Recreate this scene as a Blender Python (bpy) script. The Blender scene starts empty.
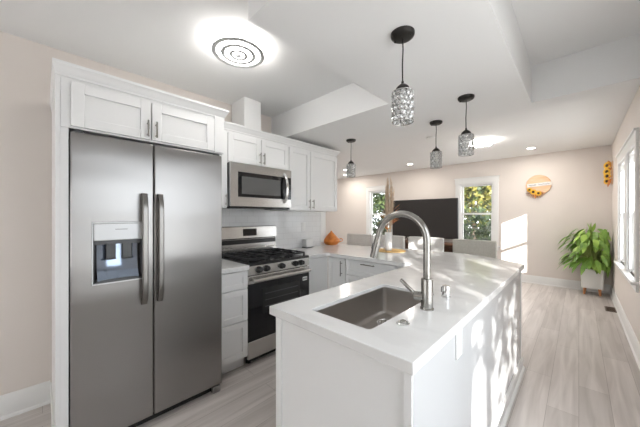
import bpy, bmesh, math, random
from mathutils import Vector, Matrix, noise
random.seed(7)
PI = math.pi
S = bpy.context.scene
C = S.collection

# ------------------------------------------------------------------ camera
cam_d = bpy.data.cameras.new('camera'); cam = bpy.data.objects.new('camera', cam_d); C.objects.link(cam)
cam.location = (0, 0, 1.35); cam.rotation_euler = (PI/2, 0, math.radians(44.0))
cam_d.sensor_width = 36; cam_d.lens = 268/640*36; cam_d.shift_y = 2.5/640
cam_d.clip_start = .02; cam_d.clip_end = 200
S.camera = cam
# ------------------------------------------------------------------ world, sun, exposure
S.view_settings.view_transform = 'Standard'; S.view_settings.look = 'None'
S.view_settings.gamma = 1; S.view_settings.use_curve_mapping = False
S.view_settings.exposure = 0.78
W = bpy.data.worlds.new('sky'); S.world = W; W.use_nodes = True
bg = W.node_tree.nodes['Background']
bg.inputs[0].default_value = (.90, .95, 1, 1); bg.inputs[1].default_value = 2.75
sun_d = bpy.data.lights.new('sun', 'SUN'); sun_d.energy = 8; sun_d.angle = math.radians(.6); sun_d.color = (1, .97, .93)
sun = bpy.data.objects.new('sun', sun_d); C.objects.link(sun); sun.location = (6, -5, 6)
sun.rotation_euler = Vector((-1.21, 1.40, -.57)).to_track_quat('-Z', 'Y').to_euler()
LAMP = 13.5           # brightness of the ring lamps
LAMP_DINING = 30   # the dining lamp is the stronger one
DOWN = 6            # watts of each downlight
def portal(loc, direction, w, h):
    d = bpy.data.lights.new('window_portal', 'AREA'); d.shape = 'RECTANGLE'; d.size = w; d.size_y = h
    d.cycles.is_portal = True
    o = bpy.data.objects.new('window_portal', d); C.objects.link(o); o.location = loc
    o.rotation_euler = Vector(direction).to_track_quat('-Z', 'Z').to_euler()
portal((.60, 1.09, 1.26), (-1, 0, 0), 1.55, 1.75)
portal((.60, 4.72, 1.38), (-1, 0, 0), 1.6, 1.5)
portal((-7.2, 4.9, 1.42), (1, 0, 0), 1.25, 1.4)
portal((-1.2, -2.80, 1.4), (0, 1, 0), 2.2, 1.8)

# ------------------------------------------------------------------ materials
def mat(name, col=(.8, .8, .8), rough=.5, metal=0.0, **kw):
    m = bpy.data.materials.new(name); m.use_nodes = True
    b = m.node_tree.nodes['Principled BSDF']
    b.inputs['Base Color'].default_value = (*col, 1); b.inputs['Roughness'].default_value = rough
    b.inputs['Metallic'].default_value = metal
    for k, v in kw.items():
        b.inputs[k].default_value = v
    return m
def nodes(m):
    nt = m.node_tree; return nt, nt.nodes, nt.links, nt.nodes['Principled BSDF']
def noisy(m, c1, c2, scale=(4, 4, 4), bump=0.0, detail=6, lo=.35, hi=.65):
    nt, N, L, b = nodes(m)
    tc = N.new('ShaderNodeTexCoord'); mp = N.new('ShaderNodeMapping'); mp.inputs['Scale'].default_value = scale
    n = N.new('ShaderNodeTexNoise'); n.inputs['Scale'].default_value = 1; n.inputs['Detail'].default_value = detail
    r = N.new('ShaderNodeValToRGB'); r.color_ramp.elements[0].position = lo; r.color_ramp.elements[1].position = hi
    r.color_ramp.elements[0].color = (*c1, 1); r.color_ramp.elements[1].color = (*c2, 1)
    L.new(tc.outputs['Object'], mp.inputs[0]); L.new(mp.outputs[0], n.inputs['Vector']); L.new(n.outputs[0], r.inputs[0])
    L.new(r.outputs[0], b.inputs['Base Color'])
    if bump:
        bp = N.new('ShaderNodeBump'); bp.inputs['Strength'].default_value = bump; bp.inputs['Distance'].default_value = .01
        L.new(n.outputs[0], bp.inputs['Height']); L.new(bp.outputs[0], b.inputs['Normal'])
    return m
M = {}
M['wall'] = noisy(mat('beige_wall_paint', rough=.75), (.77, .71, .665), (.78, .72, .675), (3, 3, 3))
M['ceil'] = noisy(mat('ceiling_paint', rough=.85), (.86, .86, .855), (.87, .87, .865), (2, 2, 2))
M['trim'] = mat('white_trim_paint', (.84, .84, .83), .35)
M['cab'] = mat('white_cabinet_lacquer', (.855, .86, .86), .32)
M['gloss'] = mat('glossy_white_panel_dimmed', (.58, .59, .60), .16)  # toned below the cabinet white to offset strong window light on this side
M['quartz'] = noisy(mat('white_quartz', rough=.16), (.74, .74, .735), (.79, .79, .785), (5, 9, 5), detail=9, lo=.38, hi=.5)
M['steel'] = mat('brushed_steel', (.60, .59, .57), .24, 1.0)
M['fridge'] = mat('fridge_steel', (.34, .333, .326), .30, 1.0, Anisotropic=.75)
M['handle'] = mat('dark_steel_handle', (.23, .22, .21), .3, 1.0)
M['steel_dark'] = mat('sink_steel', (.50, .475, .45), .34, 1.0)
M['nickel'] = mat('brushed_nickel', (.36, .35, .33), .26, 1.0)
M['frame'] = mat('smoky_nickel', (.50, .50, .49), .25, 1.0)
M['chrome'] = mat('chrome', (.82, .82, .82), .07, 1.0)
M['greymetal'] = mat('grey_plastic', (.10, .105, .11), .4)
M['silver'] = mat('silver_plastic', (.62, .63, .64), .35, .3)
M['black'] = mat('black_enamel', (.012, .012, .013), .22)
M['iron'] = mat('cast_iron', (.012, .012, .014), .5)
M['blackglass'] = mat('black_glass', (.012, .012, .014), .05)
M['ovenwin'] = mat('oven_window_glass', (.03, .03, .03), .08)
M['microwin'] = mat('microwave_window_mesh', (.12, .12, .12), .18)
M['bronze'] = mat('dark_bronze', (.035, .033, .031), .38, .6)
M['tv'] = mat('tv_screen', (.028, .026, .026), .3)
M['fabric'] = noisy(mat('off_white_upholstery', rough=.85), (.80, .79, .77), (.86, .85, .83), (60, 60, 60), .1)
M['greige'] = noisy(mat('beige_upholstery', rough=.85), (.60, .585, .53), (.66, .645, .59), (60, 60, 60), .1)
M['orange'] = noisy(mat('orange_glaze', rough=.35), (.72, .20, .03), (.85, .30, .06), (18, 18, 18))
M['vase'] = mat('white_ceramic', (.85, .85, .84), .3)
M['pampas'] = noisy(mat('dried_grass', rough=.9), (.72, .54, .38), (.85, .72, .57), (30, 30, 30))
M['rust'] = mat('rust_leaf', (.62, .22, .05), .7)
M['yellow'] = mat('yellow_petal', (.85, .50, .04), .6)
M['brown'] = mat('dark_brown_seed', (.05, .025, .012), .8)
M['mat'] = noisy(mat('woven_straw', rough=.8), (.55, .33, .10), (.75, .50, .20), (80, 80, 80), .4)
M['leaf'] = noisy(mat('plant_leaf', rough=.38), (.12, .26, .035), (.27, .45, .085), (9, 9, 9))
M['leafl'] = noisy(mat('young_leaf', rough=.4), (.30, .50, .08), (.42, .60, .14), (9, 9, 9))
M['stem'] = mat('plant_stem', (.42, .52, .16), .5)
M['soil'] = noisy(mat('potting_soil', rough=1), (.03, .02, .015), (.07, .05, .035), (60, 60, 60), .5)
M['wood'] = noisy(mat('orange_wood', rough=.45), (.50, .20, .075), (.62, .28, .12), (10, 10, 60))
M['signwood'] = noisy(mat('sign_wood', rough=.7), (.72, .46, .28), (.84, .60, .41), (4, 4, 50))
M['signpaint'] = mat('sign_banner_white', (.80, .78, .76), .6)
M['ink'] = mat('grey_ink', (.22, .23, .30), .7)
M['vent'] = mat('brown_register', (.12, .085, .065), .5)
M['plate'] = mat('white_plate_plastic', (.85, .85, .84), .3)
M['slot'] = mat('slot_dark', (.06, .06, .06), .6)
M['dispenser'] = mat('dispenser_liner', (.30, .36, .46), .14, .75)
M['sticker'] = mat('sticker_paper', (.85, .85, .85), .6)
M['walnut'] = noisy(mat('walnut_veneer', rough=.5), (.10, .045, .025), (.18, .09, .05), (4, 40, 40))
M['basket'] = noisy(mat('pink_brown_weave', rough=.9), (.30, .12, .09), (.62, .42, .38), (45, 45, 45), .4)
M['bark'] = noisy(mat('bark', rough=.95), (.06, .045, .03), (.14, .11, .08), (12, 12, 4), .5)
M['grass'] = noisy(mat('concrete_paving', rough=1), (.60, .59, .57), (.66, .65, .63), (3, 3, 3))
M['bulb'] = mat('frosted_bulb', (.9, .88, .82), .4)
for nm, a, bcol in (('fol_dark', (.006, .016, .006), (.03, .055, .016)), ('fol_mid', (.02, .042, .01), (.075, .105, .025)), ('fol_yellow', (.09, .10, .015), (.23, .20, .04))):
    M[nm] = noisy(mat(nm.replace('fol', 'foliage'), rough=.6), a, bcol, (2.2, 2.2, 2.2), lo=.4, hi=.6)
    M[nm].node_tree.nodes['Principled BSDF'].inputs['Transmission Weight'].default_value = 0
# brushed steel: stretched noise in roughness
def brushed(m, sc):
    nt, N, L, b = nodes(m)
    tc = N.new('ShaderNodeTexCoord')
    # slow waviness of the sheet metal
    mp2 = N.new('ShaderNodeMapping'); mp2.inputs['Scale'].default_value = (1.2, 1.2, 3.2)
    n2 = N.new('ShaderNodeTexNoise'); n2.inputs['Scale'].default_value = 1; n2.inputs['Detail'].default_value = 1
    bp = N.new('ShaderNodeBump'); bp.inputs['Strength'].default_value = .22; bp.inputs['Distance'].default_value = .05
    L.new(tc.outputs['Object'], mp2.inputs[0]); L.new(mp2.outputs[0], n2.inputs['Vector']); L.new(n2.outputs[0], bp.inputs['Height'])
    L.new(bp.outputs[0], b.inputs['Normal'])
brushed(M['steel'], (2, 2, 420)); brushed(M['fridge'], (2, 2, 420))
def leafmat(m, t=.35):
    pass
# floor planks
def floor_mat():
    m = mat('grey_wood_planks', rough=.36); nt, N, L, b = nodes(m)
    tc = N.new('ShaderNodeTexCoord'); mp = N.new('ShaderNodeMapping'); mp.inputs['Rotation'].default_value = (0, 0, PI/2)
    br = N.new('ShaderNodeTexBrick'); br.offset = .37; br.inputs['Scale'].default_value = 1
    br.inputs['Brick Width'].default_value = 1.25; br.inputs['Row Height'].default_value = .165
    br.inputs['Mortar Size'].default_value = .0016; br.inputs['Mortar Smooth'].default_value = .3; br.inputs['Bias'].default_value = 0
    br.inputs['Color1'].default_value = (.55, .51, .485, 1); br.inputs['Color2'].default_value = (.65, .605, .58, 1)
    br.inputs['Mortar'].default_value = (.36, .32, .30, 1)
    L.new(tc.outputs['Object'], mp.inputs[0]); L.new(mp.outputs[0], br.inputs['Vector'])
    mp2 = N.new('ShaderNodeMapping'); mp2.inputs['Scale'].default_value = (16, 1.1, 1)
    n = N.new('ShaderNodeTexNoise'); n.inputs['Scale'].default_value = 1; n.inputs['Detail'].default_value = 8; n.inputs['Distortion'].default_value = .8
    r = N.new('ShaderNodeValToRGB'); r.color_ramp.elements[0].position = .34; r.color_ramp.elements[1].position = .66
    r.color_ramp.elements[0].color = (.78, .76, .75, 1); r.color_ramp.elements[1].color = (1.12, 1.12, 1.12, 1)
    mx = N.new('ShaderNodeMix'); mx.data_type = 'RGBA'; mx.blend_type = 'MULTIPLY'; mx.inputs[0].default_value = .8
    L.new(tc.outputs['Object'], mp2.inputs[0]); L.new(mp2.outputs[0], n.inputs['Vector']); L.new(n.outputs[0], r.inputs[0])
    L.new(br.outputs['Color'], mx.inputs[6]); L.new(r.outputs[0], mx.inputs[7]); L.new(mx.outputs[2], b.inputs['Base Color'])
    bp = N.new('ShaderNodeBump'); bp.inputs['Strength'].default_value = .15; bp.inputs['Distance'].default_value = .003
    L.new(n.outputs[0], bp.inputs['Height']); L.new(bp.outputs[0], b.inputs['Normal'])
    return m
M['floor'] = floor_mat()
def tile_mat():
    m = mat('white_subway_tile', rough=.12); nt, N, L, b = nodes(m)
    tc = N.new('ShaderNodeTexCoord'); sp = N.new('ShaderNodeSeparateXYZ'); cb = N.new('ShaderNodeCombineXYZ')
    br = N.new('ShaderNodeTexBrick'); br.inputs['Scale'].default_value = 1
    br.inputs['Brick Width'].default_value = .15; br.inputs['Row Height'].default_value = .075; br.inputs['Mortar Size'].default_value = .0018
    br.inputs['Color1'].default_value = (.80, .805, .81, 1); br.inputs['Color2'].default_value = (.815, .82, .825, 1); br.inputs['Mortar'].default_value = (.68, .68, .68, 1)
    L.new(tc.outputs['Object'], sp.inputs[0]); L.new(sp.outputs[1], cb.inputs[0]); L.new(sp.outputs[2], cb.inputs[1])
    L.new(cb.outputs[0], br.inputs['Vector']); L.new(br.outputs['Color'], b.inputs['Base Color'])
    return m
M['tile'] = tile_mat()
def glass_pane():
    m = bpy.data.materials.new('window_glass'); m.use_nodes = True; nt = m.node_tree; nt.nodes.clear()
    o = nt.nodes.new('ShaderNodeOutputMaterial'); mx = nt.nodes.new('ShaderNodeMixShader'); t = nt.nodes.new('ShaderNodeBsdfTransparent'); g = nt.nodes.new('ShaderNodeBsdfGlossy')
    g.inputs['Roughness'].default_value = .02; mx.inputs[0].default_value = .05
    nt.links.new(t.outputs[0], mx.inputs[1]); nt.links.new(g.outputs[0], mx.inputs[2]); nt.links.new(mx.outputs[0], o.inputs[0]); return m
M['pane'] = glass_pane()
def crystal():
    m = bpy.data.materials.new('crystal'); m.use_nodes = True; nt = m.node_tree; nt.nodes.clear()
    o = nt.nodes.new('ShaderNodeOutputMaterial'); mx = nt.nodes.new('ShaderNodeMixShader'); t = nt.nodes.new('ShaderNodeBsdfTransparent'); g = nt.nodes.new('ShaderNodeBsdfGlossy')
    t.inputs[0].default_value = (.93, .94, .94, 1); g.inputs['Roughness'].default_value = .12; g.inputs[0].default_value = (.85, .85, .85, 1); mx.inputs[0].default_value = .40
    nt.links.new(t.outputs[0], mx.inputs[1]); nt.links.new(g.outputs[0], mx.inputs[2]); nt.links.new(mx.outputs[0], o.inputs[0]); return m
M['crystal'] = crystal()
def sheer():
    m = bpy.data.materials.new('sheer_fill_fabric'); m.use_nodes = True; nt = m.node_tree; nt.nodes.clear()
    o = nt.nodes.new('ShaderNodeOutputMaterial'); mx = nt.nodes.new('ShaderNodeMixShader'); t = nt.nodes.new('ShaderNodeBsdfTranslucent'); g = nt.nodes.new('ShaderNodeBsdfDiffuse')
    t.inputs[0].default_value = (.85, .85, .85, 1); g.inputs[0].default_value = (.85, .85, .85, 1); mx.inputs[0].default_value = .42
    nt.links.new(t.outputs[0], mx.inputs[1]); nt.links.new(g.outputs[0], mx.inputs[2]); nt.links.new(mx.outputs[0], o.inputs[0]); return m
M['sheer'] = sheer()
def emit(name, col, st):
    m = mat(name, (.9, .9, .9), .4); b = m.node_tree.nodes['Principled BSDF']
    b.inputs['Emission Color'].default_value = (*col, 1); b.inputs['Emission Strength'].default_value = st; return m
M['glow'] = emit('lamp_diffuser', (1, .97, .93), LAMP)
M['glow_dining'] = emit('dining_lamp_diffuser', (1, .97, .93), LAMP_DINING)
M['glowdown'] = emit('downlight_diffuser', (1, .96, .90), 14)
M['lampgrey'] = mat('lamp_ring_grey', (.55, .55, .55), .6)

# ------------------------------------------------------------------ helpers
OFF = {}
def obj(name, bm, m, parent=None, bevel=0, smooth=40, seg=2):
    me = bpy.data.meshes.new(name)
    bmesh.ops.recalc_face_normals(bm, faces=bm.faces)
    off = OFF.get(parent.name, Vector((0, 0, 0))) if parent else Vector((0, 0, 0))
    if off.length: bmesh.ops.translate(bm, verts=bm.verts, vec=-off)
    bm.to_mesh(me); bm.free()
    ms = m if isinstance(m, (list, tuple)) else [m]
    for k in ms: me.materials.append(M[k] if isinstance(k, str) else k)
    if smooth:
        me.shade_smooth(); me.set_sharp_from_angle(angle=math.radians(smooth))
    o = bpy.data.objects.new(name, me); C.objects.link(o)
    if parent: o.parent = parent; OFF[o.name] = off
    if bevel:
        b = o.modifiers.new('bevel', 'BEVEL'); b.width = bevel; b.segments = seg; b.limit_method = 'ANGLE'; b.angle_limit = math.radians(40)
    return o
def tag(o, label, cat, group=None):
    o['label'] = label; o['category'] = cat
    if group: o['group'] = group
    return o
def thing(name, label, cat, loc=(0, 0, 0), group=None):
    o = bpy.data.objects.new(name, None); C.objects.link(o); o.location = loc; o.empty_display_size = .1
    OFF[o.name] = Vector(loc)
    return tag(o, label, cat, group)
def struct(name, bm, m, parent=None, **k):
    o = obj(name, bm, m, parent, **k)
    if not parent: o['kind'] = 'structure'
    return o
def sthing(name, loc=(0, 0, 0)):
    o = bpy.data.objects.new(name, None); C.objects.link(o); o.location = loc; OFF[o.name] = Vector(loc); o['kind'] = 'structure'; return o
def B(): return bmesh.new()
def box(bm, x0, x1, y0, y1, z0, z1, mi=0):
    x0, x1 = sorted((x0, x1)); y0, y1 = sorted((y0, y1)); z0, z1 = sorted((z0, z1))
    v = [bm.verts.new((x, y, z)) for z in (z0, z1) for y in (y0, y1) for x in (x0, x1)]
    for f in ((0, 1, 3, 2), (4, 6, 7, 5), (0, 4, 5, 1), (2, 3, 7, 6), (0, 2, 6, 4), (1, 5, 7, 3)):
        bm.faces.new([v[i] for i in f]).material_index = mi
    return bm
def bx(*a): return box(B(), *a)
def frame_of(d):
    d = Vector(d).normalized(); a = Vector((0, 0, 1)) if abs(d.z) < .9 else Vector((1, 0, 0))
    u = d.cross(a).normalized(); return u, d.cross(u).normalized()
def tube(bm, pts, r, n=12, mi=0, cap=True):
    pts = [Vector(p) for p in pts]; rs = r if isinstance(r, (list, tuple)) else [r]*len(pts)
    rings = []; u = None
    for i, p in enumerate(pts):
        d = (pts[min(i+1, len(pts)-1)]-pts[max(i-1, 0)]).normalized()
        if u is None: u, w = frame_of(d)
        else:
            u = (u-d*u.dot(d)).normalized(); w = d.cross(u).normalized()
        rings.append([bm.verts.new(p+(u*math.cos(2*PI*k/n)+w*math.sin(2*PI*k/n))*rs[i]) for k in range(n)])
    for a, b in zip(rings, rings[1:]):
        for k in range(n): bm.faces.new((a[k], a[(k+1) % n], b[(k+1) % n], b[k])).material_index = mi
    if cap:
        bm.faces.new(rings[0][::-1]).material_index = mi; bm.faces.new(rings[-1]).material_index = mi
    return bm
def cyl(bm, p0, p1, r, n=20, mi=0): return tube(bm, [p0, p1], r, n, mi)
def lathe(bm, c, prof, n=28, mi=0):
    rings = []
    for r, z in prof:
        if r < 1e-5: rings.append([bm.verts.new((c[0], c[1], c[2]+z))])
        else: rings.append([bm.verts.new((c[0]+r*math.cos(2*PI*k/n), c[1]+r*math.sin(2*PI*k/n), c[2]+z)) for k in range(n)])
    for a, b in zip(rings, rings[1:]):
        for k in range(n):
            q = [a[k % len(a)], a[(k+1) % len(a)], b[(k+1) % len(b)], b[k % len(b)]]
            q2 = []
            for v in q:
                if v not in q2: q2.append(v)
            if len(q2) > 2: bm.faces.new(q2).material_index = mi
    for rg, fl in ((rings[0], 1), (rings[-1], 0)):
        if len(rg) > 2: bm.faces.new(rg[::-1] if fl else rg).material_index = mi
    return bm
def prism(bm, poly, z0, z1, hole=None, mi=0):
    loops = [poly]+([hole] if hole else [])
    es = []; 
    for lp in loops:
        vs = [bm.verts.new((x, y, z0)) for x, y in lp]
        es += [bm.edges.new((vs[i], vs[(i+1) % len(vs)])) for i in range(len(vs))]
    r = bmesh.ops.triangle_fill(bm, edges=es, use_beauty=True)
    fs = [g for g in r['geom'] if isinstance(g, bmesh.types.BMFace)]
    e = bmesh.ops.extrude_face_region(bm, geom=fs)
    bmesh.ops.translate(bm, verts=[g for g in e['geom'] if isinstance(g, bmesh.types.BMVert)], vec=(0, 0, z1-z0))
    bmesh.ops.dissolve_limit(bm, angle_limit=.001, verts=bm.verts, edges=bm.edges) if not hole else None
    return bm
def extr(bm, prof, p0, p1, up=(0, 0, 1), side=None, mi=0):
    """sweep a 2-D profile (out, up) straight from p0 to p1; side = direction of 'out'"""
    p0, p1, s, u = Vector(p0), Vector(p1), Vector(side), Vector(up)
    a = [bm.verts.new(p0+s*x+u*z) for x, z in prof]; b = [bm.verts.new(p1+s*x+u*z) for x, z in prof]
    n = len(prof)
    for i in range(n): bm.faces.new((a[i], a[(i+1) % n], b[(i+1) % n], b[i]))
    bm.faces.new(a[::-1]); bm.faces.new(b); return bm
def wall_cells(bm, axis, n0, n1, u0, u1, z0, z1, holes):
    us = sorted({u0, u1, *[h[0] for h in holes], *[h[1] for h in holes]}); zs = sorted({z0, z1, *[h[2] for h in holes], *[h[3] for h in holes]})
    for a, b in zip(us, us[1:]):
        run = None
        for c, d in zip(zs, zs[1:]):
            mu, mz = (a+b)/2, (c+d)/2
            if any(h[0] < mu < h[1] and h[2] < mz < h[3] for h in holes): continue
            if axis == 'x': box(bm, n0, n1, a, b, c, d)
            else: box(bm, a, b, n0, n1, c, d)
    bmesh.ops.remove_doubles(bm, verts=bm.verts, dist=1e-5)
    return bm
# a face-frame coordinate system: n = outwards, u = along the run
class Face:
    def __init__(s, axis, n, sign): s.a, s.n, s.s = axis, n, sign
    def box(s, bm, u0, u1, z0, z1, d0, d1, mi=0):       # depth measured outwards from the face
        a, b = s.n+s.s*d0, s.n+s.s*d1
        return box(bm, a, b, u0, u1, z0, z1, mi) if s.a == 'x' else box(bm, u0, u1, a, b, z0, z1, mi)
    def p(s, u, z, d): return Vector((s.n+s.s*d, u, z)) if s.a == 'x' else Vector((u, s.n+s.s*d, z))
def shaker(F, u0, u1, z0, z1, t=.02, w=.055, rec=.009):
    bm = B(); g = .0026; u0 += g; u1 -= g; z0 += g; z1 -= g; w = min(w, (u1-u0)*.28, (z1-z0)*.3)
    F.box(bm, u0, u0+w, z0, z1, .001, t); F.box(bm, u1-w, u1, z0, z1, .001, t)
    F.box(bm, u0+w, u1-w, z0, z0+w, .001, t); F.box(bm, u0+w, u1-w, z1-w, z1, .001, t)
    F.box(bm, u0+w, u1-w, z0+w, z1-w, .001, t-rec); return bm
def bar_handle(F, a, b, r=.0055, so=.03, t=.02):        # a, b = (u,z) ends
    bm = B(); pa, pb = F.p(*a, t+so), F.p(*b, t+so); d = (pb-pa).normalized(); cyl(bm, pa, pb, r, 10)
    L = (pb-pa).length
    for q in (.16, .84):
        u = a[0]+(b[0]-a[0])*q; z = a[1]+(b[1]-a[1])*q
        cyl(bm, F.p(u, z, t-.001), F.p(u, z, t+so), r*.8, 8)
    return bm
def door(F, root, u0, u1, z0, z1, handle=None, name='door'):
    d = obj(name, shaker(F, u0, u1, z0, z1), 'cab', root, bevel=.0015, seg=1)
    if handle: obj('handle', bar_handle(F, *handle), 'nickel', d)
    return d

# ================================================================== SETTING
CZ, SZ = 2.58, 2.28            # ceiling, soffit underside
XL, XR, YB = -2.766, .41, 6.85
YR = -2.6; XF = -7.0; YK = 2.97
struct('floor', bx(XF-.2, XR+.15, YR-.2, YB+.15, -.1, 0), 'floor', smooth=0)
struct('ceiling', bx(XF-.2, XR+.15, YR-.2, YB+.15, CZ, CZ+.15), 'ceil', smooth=0)
sof = [(-1.13, .68), (-.28, .68), (-.28, 2.79), (XR, 2.79), (XR, 2.965), (XL-.12, 2.965), (XL-.12, 2.8), (XL, 2.8), (XL, 1.99), (-1.13, 1.99)]
struct('ceiling_soffit', prism(B(), sof, SZ, CZ), 'ceil', smooth=0)
WIN_R = [(4.80, 5.52, .72, 2.06), (4.02, 4.62, .72, 2.06), (.33, 1.85, .40, 2.12)]
WIN_B = [(-2.03, -1.33, .70, 2.10), (-4.56, -3.86, .70, 2.10)]
FILL_WIN_N = [(-2.25, -.15, .55, 2.25)]  # unseen wide window behind the camera, added as fill light
FILL_WIN_L = [(4.3, 5.5, .75, 2.10)]  # unseen far-left window, added to brighten the living area
struct('wall_right', wall_cells(B(), 'x', XR, XR+.15, YR-.15, YB+.15, 0, CZ, WIN_R), 'wall', smooth=0)
struct('wall_back', wall_cells(B(), 'y', YB, YB+.15, XF-.15, XR, 0, CZ, WIN_B), 'wall', smooth=0)
struct('wall_left', bx(XL-.12, XL, YR, YK, 0, SZ), 'wall', smooth=0)
struct('wall_left_upper', bx(XL-.12, XL, YR, 2.8, SZ, CZ), 'wall', smooth=0)
struct('wall_near', wall_cells(B(), 'y', YR-.15, YR, XL-.12, XR, 0, CZ, FILL_WIN_N), 'wall', smooth=0)
struct('wall_far_left', wall_cells(B(), 'x', XF-.15, XF, YK-.12, YB, 0, CZ, FILL_WIN_L), 'wall', smooth=0)
struct('wall_side', bx(XF, XL-.12, YK-.12, YK, 0, CZ), 'wall', smooth=0)
struct('trim_1', bx(XL-.13, XL+.012, YK-.10, YK+.008, .96, SZ), 'trim', bevel=.003)      # white end of the kitchen wall
struct('wall_backsplash', bx(XL, XL+.008, 1.2, YK-.10, .915, 1.45), 'tile', smooth=0)
# baseboards
bbp = [(0, 0), (.016, 0), (.016, .125), (.010, .14), (.005, .155), (0, .155)]
shoe = [(0, 0), (.028, 0), (.026, .010), (.018, .018), (.016, .02), (.016, .125), (.010, .14), (.005, .155), (0, .155)]
struct('baseboard_back', extr(B(), shoe, (XF, YB, 0), (XR, YB, 0), side=(0, -1, 0)), 'trim', smooth=30)
struct('baseboard_right', extr(B(), shoe, (XR, YR, 0), (XR, YB-.03, 0), side=(-1, 0, 0)), 'trim', smooth=30)
struct('baseboard_left', extr(B(), shoe, (XL, YR, 0), (XL, .04, 0), side=(1, 0, 0)), 'trim', smooth=30)

def window(n, axis, inner, sign, u0, u1, z0, z1, depth=.15, casing=.085, both=True, sides=(1, 1), head=.11, stool=True):
    """double-hung window: opening u0..u1, z0..z1; inner = wall face, sign = direction into the room"""
    F = Face(axis, inner, sign); base = F.p((u0+u1)/2, z0, 0)
    r = sthing('window_%d' % n, base)
    bm = B()
    s0 = casing if sides[0] else .0; s1 = casing if sides[1] else .0
    if sides[0]: F.box(bm, u0-s0, u0, z0-.02, z1, 0, .02)
    if sides[1]: F.box(bm, u1, u1+s1, z0-.02, z1, 0, .02)
    F.box(bm, u0-s0-.012, u1+s1+.012, z1, z1+head, 0, .022); F.box(bm, u0-s0-.022, u1+s1+.022, z1+head, z1+head+.02, 0, .036)
    obj('casing', bm, 'trim', r, bevel=.002, seg=1)
    if stool:
        bm = B(); F.box(bm, u0-s0-.03, u1+s1+.03, z0-.025, z0, -.02, .055); F.box(bm, u0-s0, u1+s1, z0-.10, z0-.025, 0, .018); obj('sill', bm, 'trim', r, bevel=.003)
    bm = B(); j = .025
    F.box(bm, u0, u0+j, z0, z1, -depth, 0); F.box(bm, u1-j, u1, z0, z1, -depth, 0); F.box(bm, u0+j, u1-j, z1-j, z1, -depth, 0); F.box(bm, u0+j, u1-j, z0, z0+j, -depth, -.02)
    obj('jamb', bm, 'trim', r)
    zm = (z0+z1)/2; s = .042
    for nm, a, b, d in (('lower_sash', z0+j, zm+.02, -.05), ('upper_sash', zm-.02, z1-j, -.085)):
        bm = B(); U0, U1 = u0+j, u1-j
        F.box(bm, U0, U0+s, a, b, d-.03, d); F.box(bm, U1-s, U1, a, b, d-.03, d); F.box(bm, U0+s, U1-s, a, a+s, d-.03, d); F.box(bm, U0+s, U1-s, b-s, b, d-.03, d)
        sh = obj(nm, bm, 'trim', r, bevel=.002, seg=1)
        bm = B(); F.box(bm, U0+s-.004, U1-s+.004, a+s-.004, b-s+.004, d-.018, d-.014); obj('pane', bm, 'pane', sh)
    return r
window(1, 'y', YB, -1, *WIN_B[1]); window(2, 'y', YB, -1, *WIN_B[0])
window(3, 'x', XR, -1, *WIN_R[0]); window(4, 'x', XR, -1, *WIN_R[1])
window(5, 'x', XR, -1, *WIN_R[2])
window(6, 'y', YR, 1, *FILL_WIN_N[0]); window(7, 'x', XF, 1, *FILL_WIN_L[0])
# unseen sheer curtains, added to turn rear sun into soft fill
for k, (xa, xb) in enumerate(((-2.36, -1.21), (-1.19, -.04))):
    bm = B(); n = 60; rows = []
    for z in (.42, 2.33): rows.append([bm.verts.new((xa+(xb-xa)*i/n, YR+.11+.022*math.sin(i*1.05), z)) for i in range(n+1)])
    for i in range(n): bm.faces.new((rows[0][i], rows[0][i+1], rows[1][i+1], rows[1][i]))
    tag(obj('curtain', bm, 'sheer'), 'added white sheer curtain panel diffusing sun behind the viewer, %s half of the wide window' % ('left', 'right')[k], 'curtain', 'added sheer fill curtains')
tag(obj('fill_curtain_rod', cyl(B(), (-2.45, YR+.11, 2.345), (.05, YR+.11, 2.345), .012), 'nickel'), 'metal rod added above the sheer fill curtains', 'rod')
# outside
g = struct('ground', bx(-40, 40, -30, 45, -.6, -.45), 'grass', smooth=0)

# ================================================================== REFRIGERATOR AND ITS SURROUND
FX = -1.98
fr = thing('refrigerator', 'stainless steel side by side refrigerator with water dispenser in left door', 'refrigerator', (-2.35, .536, 0))
obj('cabinet_body', bx(-2.72, -2.062, .106, .960, .055, 1.80), 'greymetal', fr, bevel=.004)
bm = B(); box(bm, -2.058, -2.02, .13, .945, .012, .05); obj('base_grille', bm, 'black', fr)
def rdoor(y0, y1, hole=None):
    z0, z1, x0, x1 = .062, 1.812, -2.058, FX
    bm = B()
    if not hole: box(bm, x0, x1, y0, y1, z0, z1)
    else: wall_cells(bm, 'x', x0, x1, y0, y1, z0, z1, [hole])
    return bm
DH = (.197, .441, .958, 1.310)
ld = obj('door', rdoor(.1045, .4995, DH), 'fridge', fr, bevel=.006)
rd = obj('door', rdoor(.5045, .962), 'fridge', fr, bevel=.006)
for d, y in ((ld, .442), (rd, .530)):
    bm = B(); pts = []; n = 14
    z0, z1 = .80, 1.492
    prof = []
    for i in range(n+1):
        t = i/n; z = z0+(z1-z0)*t; e = min(t, 1-t)*2
        x = FX+.028+.026*min(1, e/.25)**.5
        prof.append((x, z))
    rings = []
    for x, z in prof:
        rings.append([bm.verts.new(p) for p in ((x, y-.017, z), (x+.008, y-.012, z), (x+.008, y+.012, z), (x, y+.017, z), (x-.014, y+.015, z), (x-.014, y-.015, z))])
    for a, b in zip(rings, rings[1:]):
        for k in range(6): bm.faces.new((a[k], a[(k+1) % 6], b[(k+1) % 6], b[k]))
    bm.faces.new(rings[0]); bm.faces.new(rings[-1])
    for z in (z0+.02, z1-.02): box(bm, FX-.001, FX+.03, y-.012, y+.012, z-.018, z+.018)
    obj('handle', bm, 'handle', d, bevel=.002)
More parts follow.
